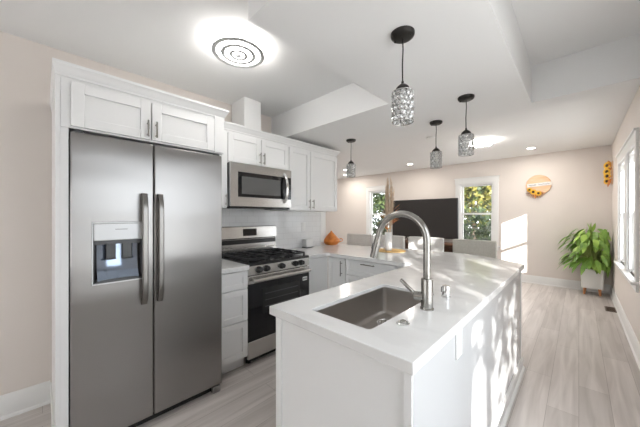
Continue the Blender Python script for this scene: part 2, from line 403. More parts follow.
# dispenser
bm = B(); y0, y1, z0, z1 = DH
box(bm, FX-.075, FX-.068, y0, y1, z0, z1); box(bm, FX-.075, FX, y0, y0+.006, z0, z1); box(bm, FX-.075, FX, y1-.006, y1, z0, z1)
box(bm, FX-.075, FX, y0, y1, z0, z0+.012); box(bm, FX-.075, FX, y0, y1, z1-.006, z1)
dp = obj('dispenser_recess', bm, 'greymetal', ld)
bm = B(); box(bm, FX-.06, FX+.003, y0+.004, y1-.004, 1.207, 1.306); obj('control_panel', bm, 'silver', dp, bevel=.004)
bm = B(); box(bm, FX+.0025, FX+.0045, .30, .36, 1.270, 1.273); obj('indicator', bm, 'greymetal', dp)
bm = B(); box(bm, FX-.05, FX-.002, y0+.008, y1-.008, 1.185, 1.207); obj('panel_lip', bm, 'greymetal', dp)
bm = B()                                                    # curved shiny liner
nn = 10; rows = []
for j in range(nn+1):
    tz = j/nn; z = z0+.015+(1.18-z0-.015)*tz
    rows.append([bm.verts.new((FX-.066+.02*(abs(i/8*2-1))**2+.045*(1-tz)**3, y0+.022+(y1-y0-.044)*i/8, z)) for i in range(9)])
for a, b in zip(rows, rows[1:]):
    for i in range(8): bm.faces.new((a[i], a[i+1], b[i+1], b[i]))
obj('liner', bm, 'dispenser', dp)
for yy in (.285, .365):
    bm = B(); box(bm, FX-.045, FX-.035, yy-.024, yy+.024, 1.09, 1.185); box(bm, FX-.035, FX-.022, yy-.024, yy+.024, 1.09, 1.10); obj('paddle', bm, 'greymetal', dp, bevel=.004)
bm = B(); box(bm, FX-.06, FX-.006, y0+.02, y1-.02, z0+.012, z0+.018)
obj('drip_tray', bm, 'greymetal', dp)
bm = B()
for a in ((y0-.004, y0+.002, z0-.004, z1+.004), (y1-.002, y1+.004, z0-.004, z1+.004), (y0, y1, z0-.004, z0+.003), (y0, y1, z1-.003, z1+.004)):
    box(bm, FX-.004, FX+.003, *a)
obj('bezel', bm, 'silver', dp)
for yy in (.135, .925):
    bm = B(); box(bm, -2.055, -1.985, yy-.03, yy+.03, 0, .052); obj('foot_cover', bm, 'fridge', fr, bevel=.008)
for yy in (.14, .93):
    bm = B(); box(bm, -2.10, -1.995, yy-.02, yy+.02, 1.8125, 1.826); obj('hinge_cap', bm, 'greymetal', fr, bevel=.004)

crown = [(0, 0), (.008, 0), (.010, .012), (.014, .016), (.021, .034), (.031, .050), (.035, .054), (.036, .068), (0, .068)]
fs = thing('refrigerator_cabinet', 'tall white end panel and two door cabinet built around the refrigerator', 'cabinet', (-2.38, .536, 0))
bm = B(); box(bm, XL+.001, -2.0, .047, .066, .0, 2.11); box(bm, -2.03, -1.998, .066, .099, 0, 1.83); obj('side_panel', bm, 'cab', fs, bevel=.001, seg=1)
bm = B(); box(bm, -2.764, -2.001, .067, .980, 1.832, 2.11); obj('body', bm, 'cab', fs)
bm = B(); box(bm, XL+.001, -2.06, .966, .982, 0, 1.832); obj('right_panel', bm, 'cab', fs)
bm = B(); box(bm, XL+.001, -2.05, .040, .0465, .0, .14); obj('base_moulding', bm, 'trim', fs, bevel=.002)
F = Face('x', -2.0, 1)
door(F, fs, .105, .486, 1.838, 2.085, ((.465, 1.852), (.465, 1.955)))
door(F, fs, .489, .905, 1.838, 2.085, ((.512, 1.852), (.512, 1.955)))
bm = B(); F.box(bm, .906, .980, 1.838, 2.11, 0, .016); obj('filler_strip', bm, 'cab', fs)
def crown_run(name, root, pts, normals, z, closed_ends=True):
    """mitred crown: pts along the cabinet front; normals of each segment"""
    bm = B(); n = len(pts); rings = []
    for i, p in enumerate(pts):
        if i == 0: off = Vector(normals[0])
        elif i == n-1: off = Vector(normals[-1])
        else: off = Vector(normals[i-1])+Vector(normals[i])
        rings.append([bm.verts.new(Vector((p[0], p[1], z+u))+off*o) for o, u in crown])
    k = len(crown)
    for a, b in zip(rings, rings[1:]):
        for j in range(k): bm.faces.new((a[j], a[(j+1) % k], b[(j+1) % k], b[j]))
    bm.faces.new(rings[0][::-1]); bm.faces.new(rings[-1])
    return obj(name, bm, 'cab', root, smooth=35)
crown_run('crown_moulding', fs, [(XL+.002, .047), (-2.0, .047), (-2.0, .98), (-2.36, .98)], [(0, -.33, 0), (1, 0, 0), (0, 1, 0)], 2.105)

# ================================================================== UPPER CABINETS
UX = -2.40; F = Face('x', UX, 1); UT = 2.165
def upper(label, y0, y1, z0, doors, x_back=XL+.002, group='white wall cabinets over the counter'):
    r = thing('upper_cabinet', label, 'cabinet', ((x_back+UX)/2, (y0+y1)/2, z0), group)
    obj('body', bx(x_back, UX, y0, y1, z0, UT), 'cab', r)
    for d in doors: door(F, r, *d)
    return r
g_up = 'white wall cabinets over the counter'
u1 = upper('narrow white wall cabinet squeezed between refrigerator and microwave', .984, 1.212, 1.425, [(.986, 1.210, 1.43, 2.145, ((1.19, 1.445), (1.19, 1.555)))])
u2 = upper('short two door white wall cabinet above the microwave', 1.214, 1.956, 1.862, [(1.216, 1.584, 1.868, 2.145, ((1.562, 1.885), (1.562, 2.0))), (1.586, 1.954, 1.868, 2.145, ((1.608, 1.885), (1.608, 2.0)))])
u3 = upper('tall two door white wall cabinet right of the microwave, at the end of the run', 1.958, 2.81, 1.412, [(1.96, 2.297, 1.417, 2.145, ((2.268, 1.44), (2.268, 1.55))), (2.299, 2.808, 1.417, 2.145, ((2.328, 1.44), (2.328, 1.55)))])
cr = thing('cabinet_crown_moulding', 'long white crown moulding along the tops of the wall cabinets over range', 'moulding', (UX, 1.9, 2.163))
crown_run('moulding', cr, [(UX, .984), (UX, 2.81), (XL+.002, 2.81)], [(1, 0, 0), (0, 1, 0)], 2.166)
tag(obj('vent_chase', bx(-2.74, -2.47, 1.44, 1.64, UT+.003, CZ-.002), 'ceil', bevel=.002), 'white boxed vent chase rising from cabinet top to ceiling', 'duct')

# ================================================================== MICROWAVE
MX = -2.335; mw = thing('microwave', 'stainless steel over the range microwave under short wall cabinet', 'microwave', (-2.55, 1.585, 1.43))
obj('body', bx(XL+.012, MX-.028, 1.219, 1.951, 1.440, 1.858), 'greymetal', mw, bevel=.003)
F = Face('x', MX-.026, 1)
bm = wall_cells(B(), 'x', MX-.026, MX, 1.219, 1.951, 1.443, 1.858, [(1.295, 1.951, 1.535, 1.775)]); dr = obj('door', bm, 'steel', mw, bevel=.002)
bm = B(); F.box(bm, 1.295, 1.885, 1.535, 1.775, .008, .023); wf = obj('window_border', bm, 'blackglass', dr)
bm = B(); F.box(bm, 1.335, 1.80, 1.565, 1.735, .0232, .0245); obj('window_mesh', bm, 'microwin', wf)
bm = B(); F.box(bm, 1.887, 1.950, 1.535, 1.775, .008, .024); cp = obj('control_panel', bm, 'blackglass', mw)
bm = B()
for i in range(6):
    for j in range(2): F.box(bm, 1.895+j*.028, 1.915+j*.028, 1.555+i*.026, 1.568+i*.026, .024, .0246)
obj('keypad', bm, 'greymetal', cp)
bm = B(); F.box(bm, 1.895, 1.942, 1.735, 1.762, .024, .0246); obj('display', bm, 'black', cp)
bm = B(); pts = [F.p(1.852, 1.50+.31*i/12, .026+.052*math.sin(PI*i/12)**.6) for i in range(13)]
tube(bm, pts, .017, 10); obj('handle', bm, 'chrome', dr)
bm = B(); F.box(bm, 1.225, 1.945, 1.425, 1.441, -.25, .005); F.box(bm, 1.72, 1.93, 1.419, 1.426, -.16, -.01); obj('bottom_vent', bm, 'black', mw)

# ================================================================== RANGE
SX = -2.12; Y0, Y1 = 1.272, 2.024
rg = thing('gas_range', 'stainless steel and black freestanding gas range between base cabinets', 'range', (-2.42, 1.648, 0))
obj('body', bx(-2.745, SX-.03, Y0, Y1, .06, .90), 'black', rg, bevel=.003)
bm = B(); box(bm, -2.70, SX-.001, Y0, Y1, .900, .922); box(bm, -2.70, SX+.004, Y0, Y1, .896, .912); ck = obj('cooktop', bm, 'black', rg, bevel=.006)
F = Face('x', SX-.03, 1)
bm = extr(B(), [(0, .815), (.034, .815), (.026, .898), (0, .898)], (SX-.03, Y0, 0), (SX-.03, Y1, 0), side=(1, 0, 0)); pn = obj('control_panel', bm, 'steel', rg, bevel=.003)
for y in (1.385, 1.468, 1.648, 1.826, 1.905):
    bm = B(); c = Vector((SX+.0, y, .857)); d = Vector((1, 0, .09)).normalized()
    tube(bm, [c, c+d*.008, c+d*.009, c+d*.038, c+d*.042], [.030, .030, .024, .022, .017], 20)
    p = c+d*.042; box(bm, p.x-.004, p.x+.005, y-.005, y+.005, p.z-.019, p.z+.019); obj('knob', bm, 'black', pn)
# oven door: steel strip on top, black glass, handle
od = obj('oven_door', bx(SX-.029, SX+.004, Y0+.002, Y1-.002, .222, .735), 'blackglass', rg, bevel=.004)
obj('door_strip', bx(SX-.029, SX+.006, Y0+.002, Y1-.002, .737, .808), 'steel', od, bevel=.003)
obj('window', bx(SX+.004, SX+.0052, 1.42, 1.885, .44, .675), 'ovenwin', od)
for z in (.50, .56, .62):
    bm = B(); box(bm, SX+.0053, SX+.0058, 1.45, 1.86, z, z+.005); obj('rack', bm, 'greymetal', od)
bm = B(); h0, h1 = Y0+.03, Y1-.03
tube(bm, [(SX+.048, h0+(h1-h0)*i/10, .772) for i in range(11)], .018, 12)
for y in (h0+.03, h1-.03): box(bm, SX+.005, SX+.048, y-.014, y+.014, .76, .784)
obj('handle', bm, 'steel', od, bevel=.002)
bm = B(); box(bm, SX+.0042, SX+.005, 1.925, 1.99, .66, .70); st = obj('sticker', bm, 'sticker', od)
bm = B()
for i in range(3): box(bm, SX+.005, SX+.0055, 1.932+i*.019, 1.946+i*.019, .672, .688)
obj('sticker_print', bm, 'greymetal', st)
obj('drawer', bx(SX-.029, SX+.002, Y0+.002, Y1-.002, .062, .218), 'steel', rg, bevel=.004)
for y in (Y0+.05, Y1-.05):
    for x in (-2.66, SX-.07):
        bm = B(); cyl(bm, (x, y, 0), (x, y, .062), .018, 12); obj('foot', bm, 'black', rg)
obj('kick_plate', bx(SX-.06, SX-.05, Y0+.01, Y1-.01, .012, .062), 'black', rg)
# backguard
bm = extr(B(), [(0, .90), (.045, .90), (.045, .985), (.030, .99), (.030, 1.09), (.05, 1.10), (.045, 1.228), (.03, 1.236), (0, 1.236)], (-2.748, Y0+.005, 0), (-2.748, Y1-.005, 0), side=(1, 0, 0))
bgd = obj('backguard', bm, 'steel', rg, bevel=.002)
obj('vent_gap', bx(-2.719, -2.716, Y0+.01, Y1-.01, 1.035, 1.085), 'black', bgd)
obj('clock_display', bx(-2.702, -2.695, 1.56, 1.73, 1.125, 1.205), 'blackglass', bgd)
# burners and grates
for (x, y, r) in ((-2.28, 1.43, .045), (-2.56, 1.43, .036), (-2.42, 1.648, .05), (-2.28, 1.866, .04), (-2.56, 1.866, .045)):
    bm = lathe(B(), (x, y, .922), [(r+.012, 0), (r+.012, .008), (r, .01), (r, .02), (r*.8, .024), (0, .024)], 20); obj('burner', bm, 'iron', ck)
for k in range(3):
    a = Y0+.022+k*.239; b = a+.23; bm = B(); xs0, xs1 = -2.665, -2.165; z = .952; w = .007
    for y in (a+w, b-w): box(bm, xs0, xs1, y-w, y+w, z-.012, z+.008)
    for x in (xs0+w, (xs0+xs1)/2, xs1-w): box(bm, x-w, x+w, a, b, z-.012, z+.008)
    for x in ((xs0*3+xs1)/4, (xs0+3*xs1)/4):
        m_ = (a+b)/2
        box(bm, x-.005, x+.005, a, b, z-.006, z+.012); box(bm, x-.09, x+.09, m_-.005, m_+.005, z-.006, z+.012)
    for x in (xs0+w, xs1-w):
        for y in (a+w, b-w): box(bm, x-.008, x+.008, y-.008, y+.008, .922, z)
    obj('grate', bm, 'iron', ck, bevel=.002, seg=1)

# ================================================================== BASE CABINETS
def base_body(bm, F, u0, u1, depth, toe=.10, top=.874, tdep=.06):
    F.box(bm, u0, u1, toe, top, -depth, 0); F.box(bm, u0, u1, 0, toe, -depth, -tdep); return bm
F = Face('x', -2.125, 1)
c1 = thing('base_cabinet', 'white three drawer base cabinet between refrigerator and range', 'cabinet', (-2.44, 1.125, 0), 'white base cabinets')
obj('body', base_body(B(), F, .984, 1.266, .639), 'cab', c1)
for z0, z1 in ((.715, .868), (.435, .71), (.115, .43)):
    d = obj('drawer', shaker(F, .988, 1.263, z0, z1, w=.05), 'cab', c1, bevel=.0015, seg=1)
tag(obj('worktop', bx(XL+.001, -2.088, .984, 1.268, .875, .915), 'quartz', bevel=.003), 'short white quartz worktop between refrigerator and range', 'worktop')
# right of the range + corner
c2 = thing('base_cabinet', 'white corner base cabinet filling the gap right of the range', 'cabinet', (-2.44, 2.16, 0), 'white base cabinets')
F = Face('x', -2.175, 1)
obj('body', base_body(B(), F, 2.030, 2.366, .588), 'cab', c2)
bm = B(); F.box(bm, 2.031, 2.365, .112, .868, .001, .018); obj('blank_panel', bm, 'cab', c2, bevel=.0015, seg=1)
F = Face('y', 2.387, -1)
def pen_cab(label, x0, x1, kind):
    r = thing('base_cabinet', label, 'cabinet', ((x0+x1)/2, 2.62, 0), 'white base cabinets')
    obj('body', base_body(B(), F, x0, x1, .515), 'cab', r)
    if kind == 'door':
        door(F, r, x0+.002, x1-.002, .112, .868, ((x1-.045, .67), (x1-.045, .84)))
    else:
        for z0, z1 in ((.70, .868), (.41, .695), (.112, .405)):
            xm = (x0+x1)/2; zm = z1-.030
            d = obj('drawer', shaker(F, x0+.002, x1-.002, z0, z1, w=.045), 'cab', r, bevel=.0015, seg=1)
            obj('handle', bar_handle(F, (xm-.085, zm), (xm+.085, zm)), 'nickel', d)
    return r
pen_cab('white single door base cabinet under peninsula next to the corner', -2.154, -1.893, 'door')
pen_cab('white three drawer base cabinet in middle of the peninsula', -1.891, -1.265, 'drawers')
F_is = Face('x', -1.06, -1)
# island body
ib = thing('sink_island', 'large white sink island cabinet with glossy side panel and plain end', 'cabinet', (-.71, 1.8, 0))
bm = B(); box(bm, -1.045, -.385, .80, .86, 0, .874); box(bm, -1.045, -.94, .86, 2.90, .1, .874); box(bm, -.53, -.385, .86, 2.96, 0, .874); box(bm, -.94, -.53, .86, 2.90, .1, .6); box(bm, -.94, -.53, 1.6, 2.90, .6, .874)
obj('body', bm, 'cab', ib)
F = Face('y', .80, -1)
bm = B(); F.box(bm, -1.045, -.385, .0, .874, .001, .008); obj('end_panel', bm, 'cab', ib)
for u in ((-1.052, -1.012), (-.392, -.366)):
    bm = B(); F.box(bm, u[0], u[1], 0, .874, .008, .018); obj('corner_stile', bm, 'cab', ib, bevel=.002)
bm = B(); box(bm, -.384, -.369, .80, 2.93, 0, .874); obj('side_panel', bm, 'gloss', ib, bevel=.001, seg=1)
bm = B(); box(bm, -.42, -.366, 2.93, 2.962, 0, .874); obj('end_post', bm, 'cab', ib, bevel=.002)
bm = extr(B(), [(0, 0), (.030, 0), (.029, .010), (.020, .020), (.014, .022), (.014, .085), (.006, .098), (0, .10)], (-.3685, .80, 0), (-.3685, 2.962, 0), side=(1, 0, 0)); obj('base_moulding', bm, 'trim', ib, smooth=30)
for k in range(3):
    d = obj('door', shaker(F_is, .86+k*.48, 1.335+k*.48, .112, .868), 'cab', ib, bevel=.0015, seg=1)
    obj('handle', bar_handle(F_is, (1.30+k*.48, .66), (1.30+k*.48, .82)), 'nickel', d)
bm = B(); box(bm, -1.06, -1.045, .82, 2.36, .1, .874); obj('face_frame', bm, 'cab', ib)
# filler between peninsula and island
pb = tag(obj('peninsula_panel', bx(-2.17, -.54, 2.906, 2.93, .0, .874), 'cab'), 'white back panel of the peninsula behind the counter stools', 'panel')
F = Face('y', 2.387, -1)
c5 = thing('base_cabinet', 'white blind base cabinet where peninsula meets the sink island', 'cabinet', (-1.16, 2.6, 0), 'white base cabinets')
obj('body', base_body(B(), F, -1.262, -1.064, .515), 'cab', c5)
bm = B(); F.box(bm, -1.26, -1.07, .112, .868, .001, .018); obj('blank_panel', bm, 'cab', c5, bevel=.0015, seg=1)
# outlet on the island side
ou = thing('outlet_plate', 'white electrical outlet on glossy island side under worktop', 'outlet', (-.3688, 1.228, .81))
obj('plate', bx(-.3688, -.363, 1.192, 1.264, .752, .868), 'plate', ou, bevel=.002)
for z in (.786, .834): obj('socket', bx(-.363, -.361, 1.212, 1.244, z-.015, z+.015), 'plate', ou, bevel=.002)

# ---------------- worktop with sink cut-out
arc = [(-.352, 3.010), (-.45, 3.095), (-.56, 3.185), (-.68, 3.275), (-.80, 3.345), (-.92, 3.385), (-1.05, 3.400), (-1.3, 3.400), (-1.7, 3.355), (-2.1, 3.30), (-2.5, 3.23), (-2.90, 3.16)]
top = [(-1.078, .762), (-.352, .762)]+arc+[(-2.90, 2.985), (XL+.002, 2.985), (XL+.002, 2.030), (-2.138, 2.030), (-2.138, 2.317), (-2.110, 2.345), (-1.110, 2.345), (-1.078, 2.313)]
SK = (-.900, -.575, .868, 1.520)
def rr(x0, x1, y0, y1, r=.02, n=4):
    o = []
    for cx, cy, a in ((x1-r, y1-r, 0), (x0+r, y1-r, PI/2), (x0+r, y0+r, PI), (x1-r, y0+r, 1.5*PI)):
        o += [(cx+r*math.cos(a+PI/2*i/n), cy+r*math.sin(a+PI/2*i/n)) for i in range(n+1)]
    return o
tag(obj('worktop', prism(B(), top, .875, .915, rr(*SK)), 'quartz', bevel=.003), 'continuous white quartz worktop over sink island and curved peninsula', 'worktop')
# ---------------- sink
sk = thing('kitchen_sink', 'rectangular undermount stainless steel sink set into the island', 'sink', (-.7375, 1.194, .66))
bm = B(); x0, x1, y0, y1 = SK; loops = []
for d, z in ((.0005, .8965), (.0012, .8965), (.0015, .755), (.008, .737), (.02, .73)):
    loops.append([bm.verts.new((x, y, z)) for x, y in rr(x0+d, x1-d, y0+d, y1-d, .022, 4)])
for a, b in zip(loops, loops[1:]):
    n = len(a)
    for k in range(n): bm.faces.new((a[k], a[(k+1) % n], b[(k+1) % n], b[k]))
bm.faces.new(loops[-1])
obj('basin', bm, 'steel_dark', sk)
bm = lathe(B(), (-.80, 1.385, .7305), [(.058, 0), (.056, .004), (.046, .005), (.043, .001), (0, .001)], 28); dn = obj('drain', bm, 'chrome', sk)
bm = lathe(B(), (-.80, 1.385, .732), [(.038, 0), (.036, .006), (.012, .007), (.010, .016), (0, .017)], 24); obj('strainer', bm, 'steel_dark', dn)
# ---------------- faucet
fc = thing('kitchen_faucet', 'tall brushed nickel pull down kitchen faucet behind the sink', 'faucet', (-.511, 1.249, .915))
FXx, FY = -.511, 1.249
obj('base', lathe(B(), (FXx, FY, .9152), [(.031, 0), (.031, .006), (.0265, .010), (.0265, .138), (.025, .142), (.0165, .144), (0, .144)], 28), 'nickel', fc)
pts = [(FXx, FY, 1.05), (FXx, FY, 1.10), (FXx, FY, 1.16), (FXx, FY, 1.20)]
for i in range(0, 19):
    a = math.radians(165*i/18); pts.append((-.640+.129*math.cos(a), FY, 1.232+.129*math.sin(a)))
a = math.radians(165); e = Vector(pts[-1]); t = Vector((-math.sin(a), 0, math.cos(a)))
pts.append(tuple(e+t*.02)); obj('spout', tube(B(), pts, .0165, 16), 'nickel', fc)
s0 = e+t*.021
sh = obj('spray_head', tube(B(), [s0, s0+t*.003, s0+t*.004, s0+t*.1, s0+t*.122, s0+t*.124], [.0165, .0165, .0175, .0205, .0205, .017], 18), 'nickel', fc)
obj('button', tube(B(), [s0+t*.05+Vector((-.0185, 0, .005)), s0+t*.08+Vector((-.0195, 0, .005))], .006, 8), 'greymetal', sh)
h0 = Vector((FXx, FY, .972)); hd = Vector((-.9, -.35, 0)).normalized()
hb = obj('handle_hub', tube(B(), [h0+hd*.02, h0+hd*.058, h0+hd*.060], [.021, .021, .018], 18), 'nickel', fc)
l0 = h0+hd*.045; ld_ = Vector((-.66, -.28, .70)).normalized()
obj('lever', tube(B(), [l0, l0+ld_*.035, l0+ld_*.10, l0+ld_*.103], [.010, .009, .0085, .006], 12), 'nickel', hb)
ag = thing('air_gap', 'short chrome air gap cap standing behind the faucet', 'air gap', (-.513, 1.505, .915))
obj('cap', lathe(B(), (-.513, 1.505, .9152), [(.024, 0), (.024, .006), (.0215, .008), (.0215, .055), (.019, .062), (0, .063)], 24), 'chrome', ag)
obj('vent_slot', bx(-.5365, -.532, 1.497, 1.513, .940, .968), 'slot', ag)
sb = thing('disposal_button', 'low round chrome push button on the worktop near the sink', 'button', (-.509, 1.009, .915))
obj('flange', lathe(B(), (-.509, 1.009, .9152), [(.026, 0), (.026, .004), (.022, .008), (.016, .009), (0, .009)], 24), 'chrome', sb)
obj('push_cap', lathe(B(), (-.509, 1.009, .9244), [(.013, 0), (.013, .004), (.010, .006), (0, .006)], 20), 'nickel', sb)

# ================================================================== THINGS ON THE COUNTER
pl = tag(obj('placemat', lathe(B(), (-1.70, 3.02, .9152), [(.19, 0), (.192, .004), (.188, .007), (.165, .0055), (.14, .0075), (.11, .0055), (.08, .0075), (.04, .006), (0, .0065)], 36), 'mat'), 'round yellow woven placemat lying under the white vase', 'placemat')
vc = (-1.71, 3.00, .9235)
vs = tag(obj('vase', lathe(B(), vc, [(.040, 0), (.044, .006), (.046, .10), (.044, .19), (.040, .225), (.036, .225), (.039, .18), (.038, .02), (0, .016)], 28), 'vase'), 'tall white cylindrical vase standing on the round placemat', 'vase')
bq = thing('dried_bouquet', 'dried pampas and autumn leaf bouquet standing in white vase', 'bouquet', vc)
rnd = random.Random(3)
def plume(bm, base, tip, r=.014, n=60):
    base, tip = Vector(base), Vector(tip); d = tip-base
    for i in range(n):
        t = rnd.random(); p = base+d*(.05+.95*t); w = math.sin(PI*min(1, .15+t*.85))*r*2.2
        a = rnd.random()*2*PI; q = p+Vector((math.cos(a)*w, math.sin(a)*w, .03+.02*rnd.random()))
        s = Vector((math.sin(a), -math.cos(a), 0))*.003
        bm.faces.new([bm.verts.new(v) for v in (p-s, p+s, q)])
bm = B(); b2 = B()
for i in range(22):
    a = rnd.random()*2*PI; k = rnd.random()*.06+.01; hgt = .48+.42*rnd.random()
    base = Vector(vc)+Vector((math.cos(a)*.012, math.sin(a)*.012, .03)); tip = Vector(vc)+Vector((math.cos(a)*k+.015, math.sin(a)*k+.01, hgt))
    mid = base.lerp(tip, .5)
    tube(bm, [base, mid, tip], [.0018, .0016, .001], 5); plume(b2, base.lerp(tip, .45), tip, .011+.008*rnd.random(), 150)
obj('stems', bm, 'pampas', bq); obj('plumes', b2, 'pampas', bq, smooth=0)
def leaf_blade(bm, p, d, L, w, droop=.3, n=5, mi=0, roll=0):
    d = Vector(d).normalized(); side = d.cross(Vector((0, 0, 1)))
    if side.length < .05: side = Vector((1, 0, 0))
    side.normalize(); side = Matrix.Rotation(roll, 3, d) @ side
    p = Vector(p); prev = None
    for i in range(n+1):
        t = i/n; ww = w*math.sin(PI*min(1, (.06+.94*t)))**.8*(1 if t < .5 else 1)
        if t == 1: ww = 0.0005
        c = p+d*(L*t)+Vector((0, 0, -droop*L*t*t)); up = side.cross(d).normalized()*ww*.25
        row = [bm.verts.new(c-side*ww+up), bm.verts.new(c), bm.verts.new(c+side*ww+up)]
        if prev:
            for k in range(2): bm.faces.new((prev[k], prev[k+1], row[k+1], row[k])).material_index = mi
        prev = row
bm = B()
for i in range(9):
    a = rnd.random()*2*PI; leaf_blade(bm, Vector(vc)+Vector((.03*math.cos(a), .03*math.sin(a), .24+.18*rnd.random())), (math.cos(a), math.sin(a), .7), .11+.06*rnd.random(), .016, .2)
for i in range(5): leaf_blade(bm, Vector(vc)+Vector((.02+.01*i, .02, .30+.05*i)), (.7, .5, .9), .12, .015, .1)
obj('autumn_leaves', bm, 'rust', bq)
for i in range(8):
    a = rnd.random()*2*PI; c = Vector(vc)+Vector((.05*math.cos(a)-.02, .05*math.sin(a)-.02, .25+.12*rnd.random())); bm = B()
    for k in range(8): leaf_blade(bm, c, (math.cos(k*PI/4), math.sin(k*PI/4), .5), .032, .009, .1, 3)
    obj('flower', bm, 'yellow', bq)
# orange pot
oc = (-2.715, 3.06, .9152)
op = thing('ceramic_pot', 'orange pointed ceramic pot with loop handle at wall end of the peninsula', 'pot', oc)
obj('body', lathe(B(), oc, [(.075, 0), (.092, .006), (.122, .035), (.132, .060), (.122, .085), (.100, .105), (0, .105)], 28), 'orange', op)
obj('lid', lathe(B(), oc, [(.102, .106), (.092, .115), (.068, .140), (.040, .170), (.018, .19), (.013, .198), (.016, .206), (0, .214)], 24), 'orange', op)
dd = Vector((math.cos(math.radians(44)), math.sin(math.radians(44)), 0)); oc_ = Vector(oc)
obj('handle', tube(B(), [oc_+dd*.115+Vector((0, 0, .08)), oc_+dd*.152+Vector((0, 0, .095)), oc_+dd*.172+Vector((0, 0, .08)), oc_+dd*.165+Vector((0, 0, .055)), oc_+dd*.122+Vector((0, 0, .04))], .007, 8), 'orange', op)
obj('spout', tube(B(), [oc_-dd*.115+Vector((0, 0, .055)), oc_-dd*.142+Vector((0, 0, .075)), oc_-dd*.160+Vector((0, 0, .10))], [.022, .016, .011], 10), 'orange', op)
# outlet and small dish on the tiled wall
wo = thing('outlet_plate', 'white switch plate on the tiled wall right of the range', 'outlet', (XL+.008, 2.52, 1.2))
obj('plate', bx(XL+.0082, XL+.014, 2.484, 2.556, 1.14, 1.258), 'plate', wo, bevel=.002)
for z in (1.175, 1.222): obj('socket', bx(XL+.014, XL+.0165, 2.504, 2.536, z-.016, z+.016), 'plate', wo, bevel=.002)
nh = thing('napkin_holder', 'small white box holder standing against tile right of the range', 'holder', (-2.70, 2.55, .915))
obj('body', bx(-2.745, -2.66, 2.49, 2.61, .925, 1.035), 'vase', nh, bevel=.008)
obj('base', bx(-2.748, -2.655, 2.485, 2.615, .9152, .925), 'greymetal', nh, bevel=.002)

# ================================================================== COUNTER STOOLS
def stool():
    r = thing('counter_stool', '', 'stool', (0, 0, 0), 'upholstered counter stools along the peninsula')
    # seat faces -Y (towards the counter); back panel at +Y
    obj('seat', bx(-.235, .235, -.22, .20, .60, .68), 'fabric', r, bevel=.025, seg=3)
    bm = B(); rows = []
    W2, nseg = .25, 12
    for z in (.56, 1.045):
        inn, out = [], []
        for i in range(nseg+1):
            u = i/nseg*2-1; x = W2*u; y = .225-.055*max(0, (abs(u)-.55)/.45)**2
            inn.append(bm.verts.new((x*.985, y-.035, z))); out.append(bm.verts.new((x, y+.03, z)))
        rows.append(inn+out[::-1])
    a, b = rows; n = len(a)
    for k in range(n): bm.faces.new((a[k], a[(k+1) % n], b[(k+1) % n], b[k]))
    bm.faces.new(a[::-1]); bm.faces.new(b)
    obj('backrest', bm, 'fabric', r, bevel=.014, seg=3)
    for x in (-.2, .2):
        for y in (-.19, .19):
            obj('leg', tube(B(), [(x*1.08, y*1.08, 0), (x, y, .602)], [.014, .02], 10), 'walnut', r)
    bm = B(); cyl(bm, (-.207, -.197, .22), (.207, -.197, .22), .010, 10); obj('footrest', bm, 'walnut', r)
    return r
st0 = stool()
def copy_tree(o, parent=None):
    c = o.copy(); C.objects.link(c)
    if parent: c.parent = parent
    for ch in [k for k in S.objects if k.parent == o]: copy_tree(ch, c)
    return c
stools = [st0]+[copy_tree(st0) for _ in range(3)]
for s, (x, y, rz, lb) in zip(stools, ((-2.66, 3.56, .05, 'white upholstered counter stool nearest the orange pot'), (-2.13, 3.60, .03, 'white upholstered counter stool right behind the white vase'),
                             (-1.58, 3.64, 0, 'white upholstered counter stool in front of the TV, behind the faucet'), (-.965, 3.62, -.06, 'beige upholstered counter stool below the window, last in the row'))):
    s.location = (x, y, 0); s.rotation_euler.z = rz; s['label'] = lb
for ch in [k for k in S.objects if k.parent == stools[3]]:
    if ch.name.split('.')[0] in ('seat', 'backrest'):
        ch.data = ch.data.copy(); ch.data.materials[0] = M['greige']

# ================================================================== TV WALL
tv = thing('television', 'large black flat screen television in front of back wall between windows', 'television', (-2.855, 6.70, .72))
obj('case', bx(-3.69, -2.02, 6.70, 6.74, .80, 1.772), 'black', tv, bevel=.004)
obj('screen', bx(-3.68, -2.03, 6.697, 6.70, .815, 1.762), 'tv', tv)
for x in (-3.3, -2.42):
    bm = B(); tube(bm, [(x, 6.62, .726), (x, 6.72, .80), (x, 6.80, .726)], .010, 8); obj('foot', bm, 'black', tv)
mc = thing('media_console', 'low dark wooden media console under the television', 'console', (-2.855, 6.6, 0))
obj('top', bx(-3.75, -1.96, 6.36, 6.82, .68, .715), 'walnut', mc, bevel=.004)
for x in (-3.73, -2.90, -2.0): obj('side_panel', bx(x-.018, x+.018, 6.38, 6.815, .09, .68), 'walnut', mc)
obj('bottom_shelf', bx(-3.73, -1.99, 6.38, 6.815, .09, .115), 'walnut', mc); obj('back_panel', bx(-3.73, -1.99, 6.815, 6.82, .115, .68), 'walnut', mc)
for x in (-3.68, -2.03):
    for y in (6.42, 6.78): obj('leg', tube(B(), [(x, y, 0), (x, y, .09)], .02, 10), 'walnut', mc)
bk = thing('basket', '', 'basket', (-2.28, 6.55, .1152), 'woven baskets in the media console')
def basket_mesh():
    bm = B(); loops = []
    for s, z in ((.15, 0), (.165, .12), (.17, .26), (.155, .26), (.15, .03)):
        loops.append([bm.verts.new((-2.28+x, 6.55+y, .1154+z)) for x, y in rr(-s, s, -s*.8, s*.8, .03)])
    for a, b in zip(loops, loops[1:]):
        for k in range(len(a)): bm.faces.new((a[k], a[(k+1) % len(a)], b[(k+1) % len(a)], b[k]))
    bm.faces.new(loops[0][::-1]); bm.faces.new(loops[-1]); return bm
obj('body', basket_mesh(), 'basket', bk)
bk['label'] = 'pink brown woven basket inside the console under the TV, nearer the window'
bk2 = copy_tree(bk); bk2.location.x = -2.64; bk2['label'] = 'pink brown woven basket inside the console under the TV, nearer its middle'

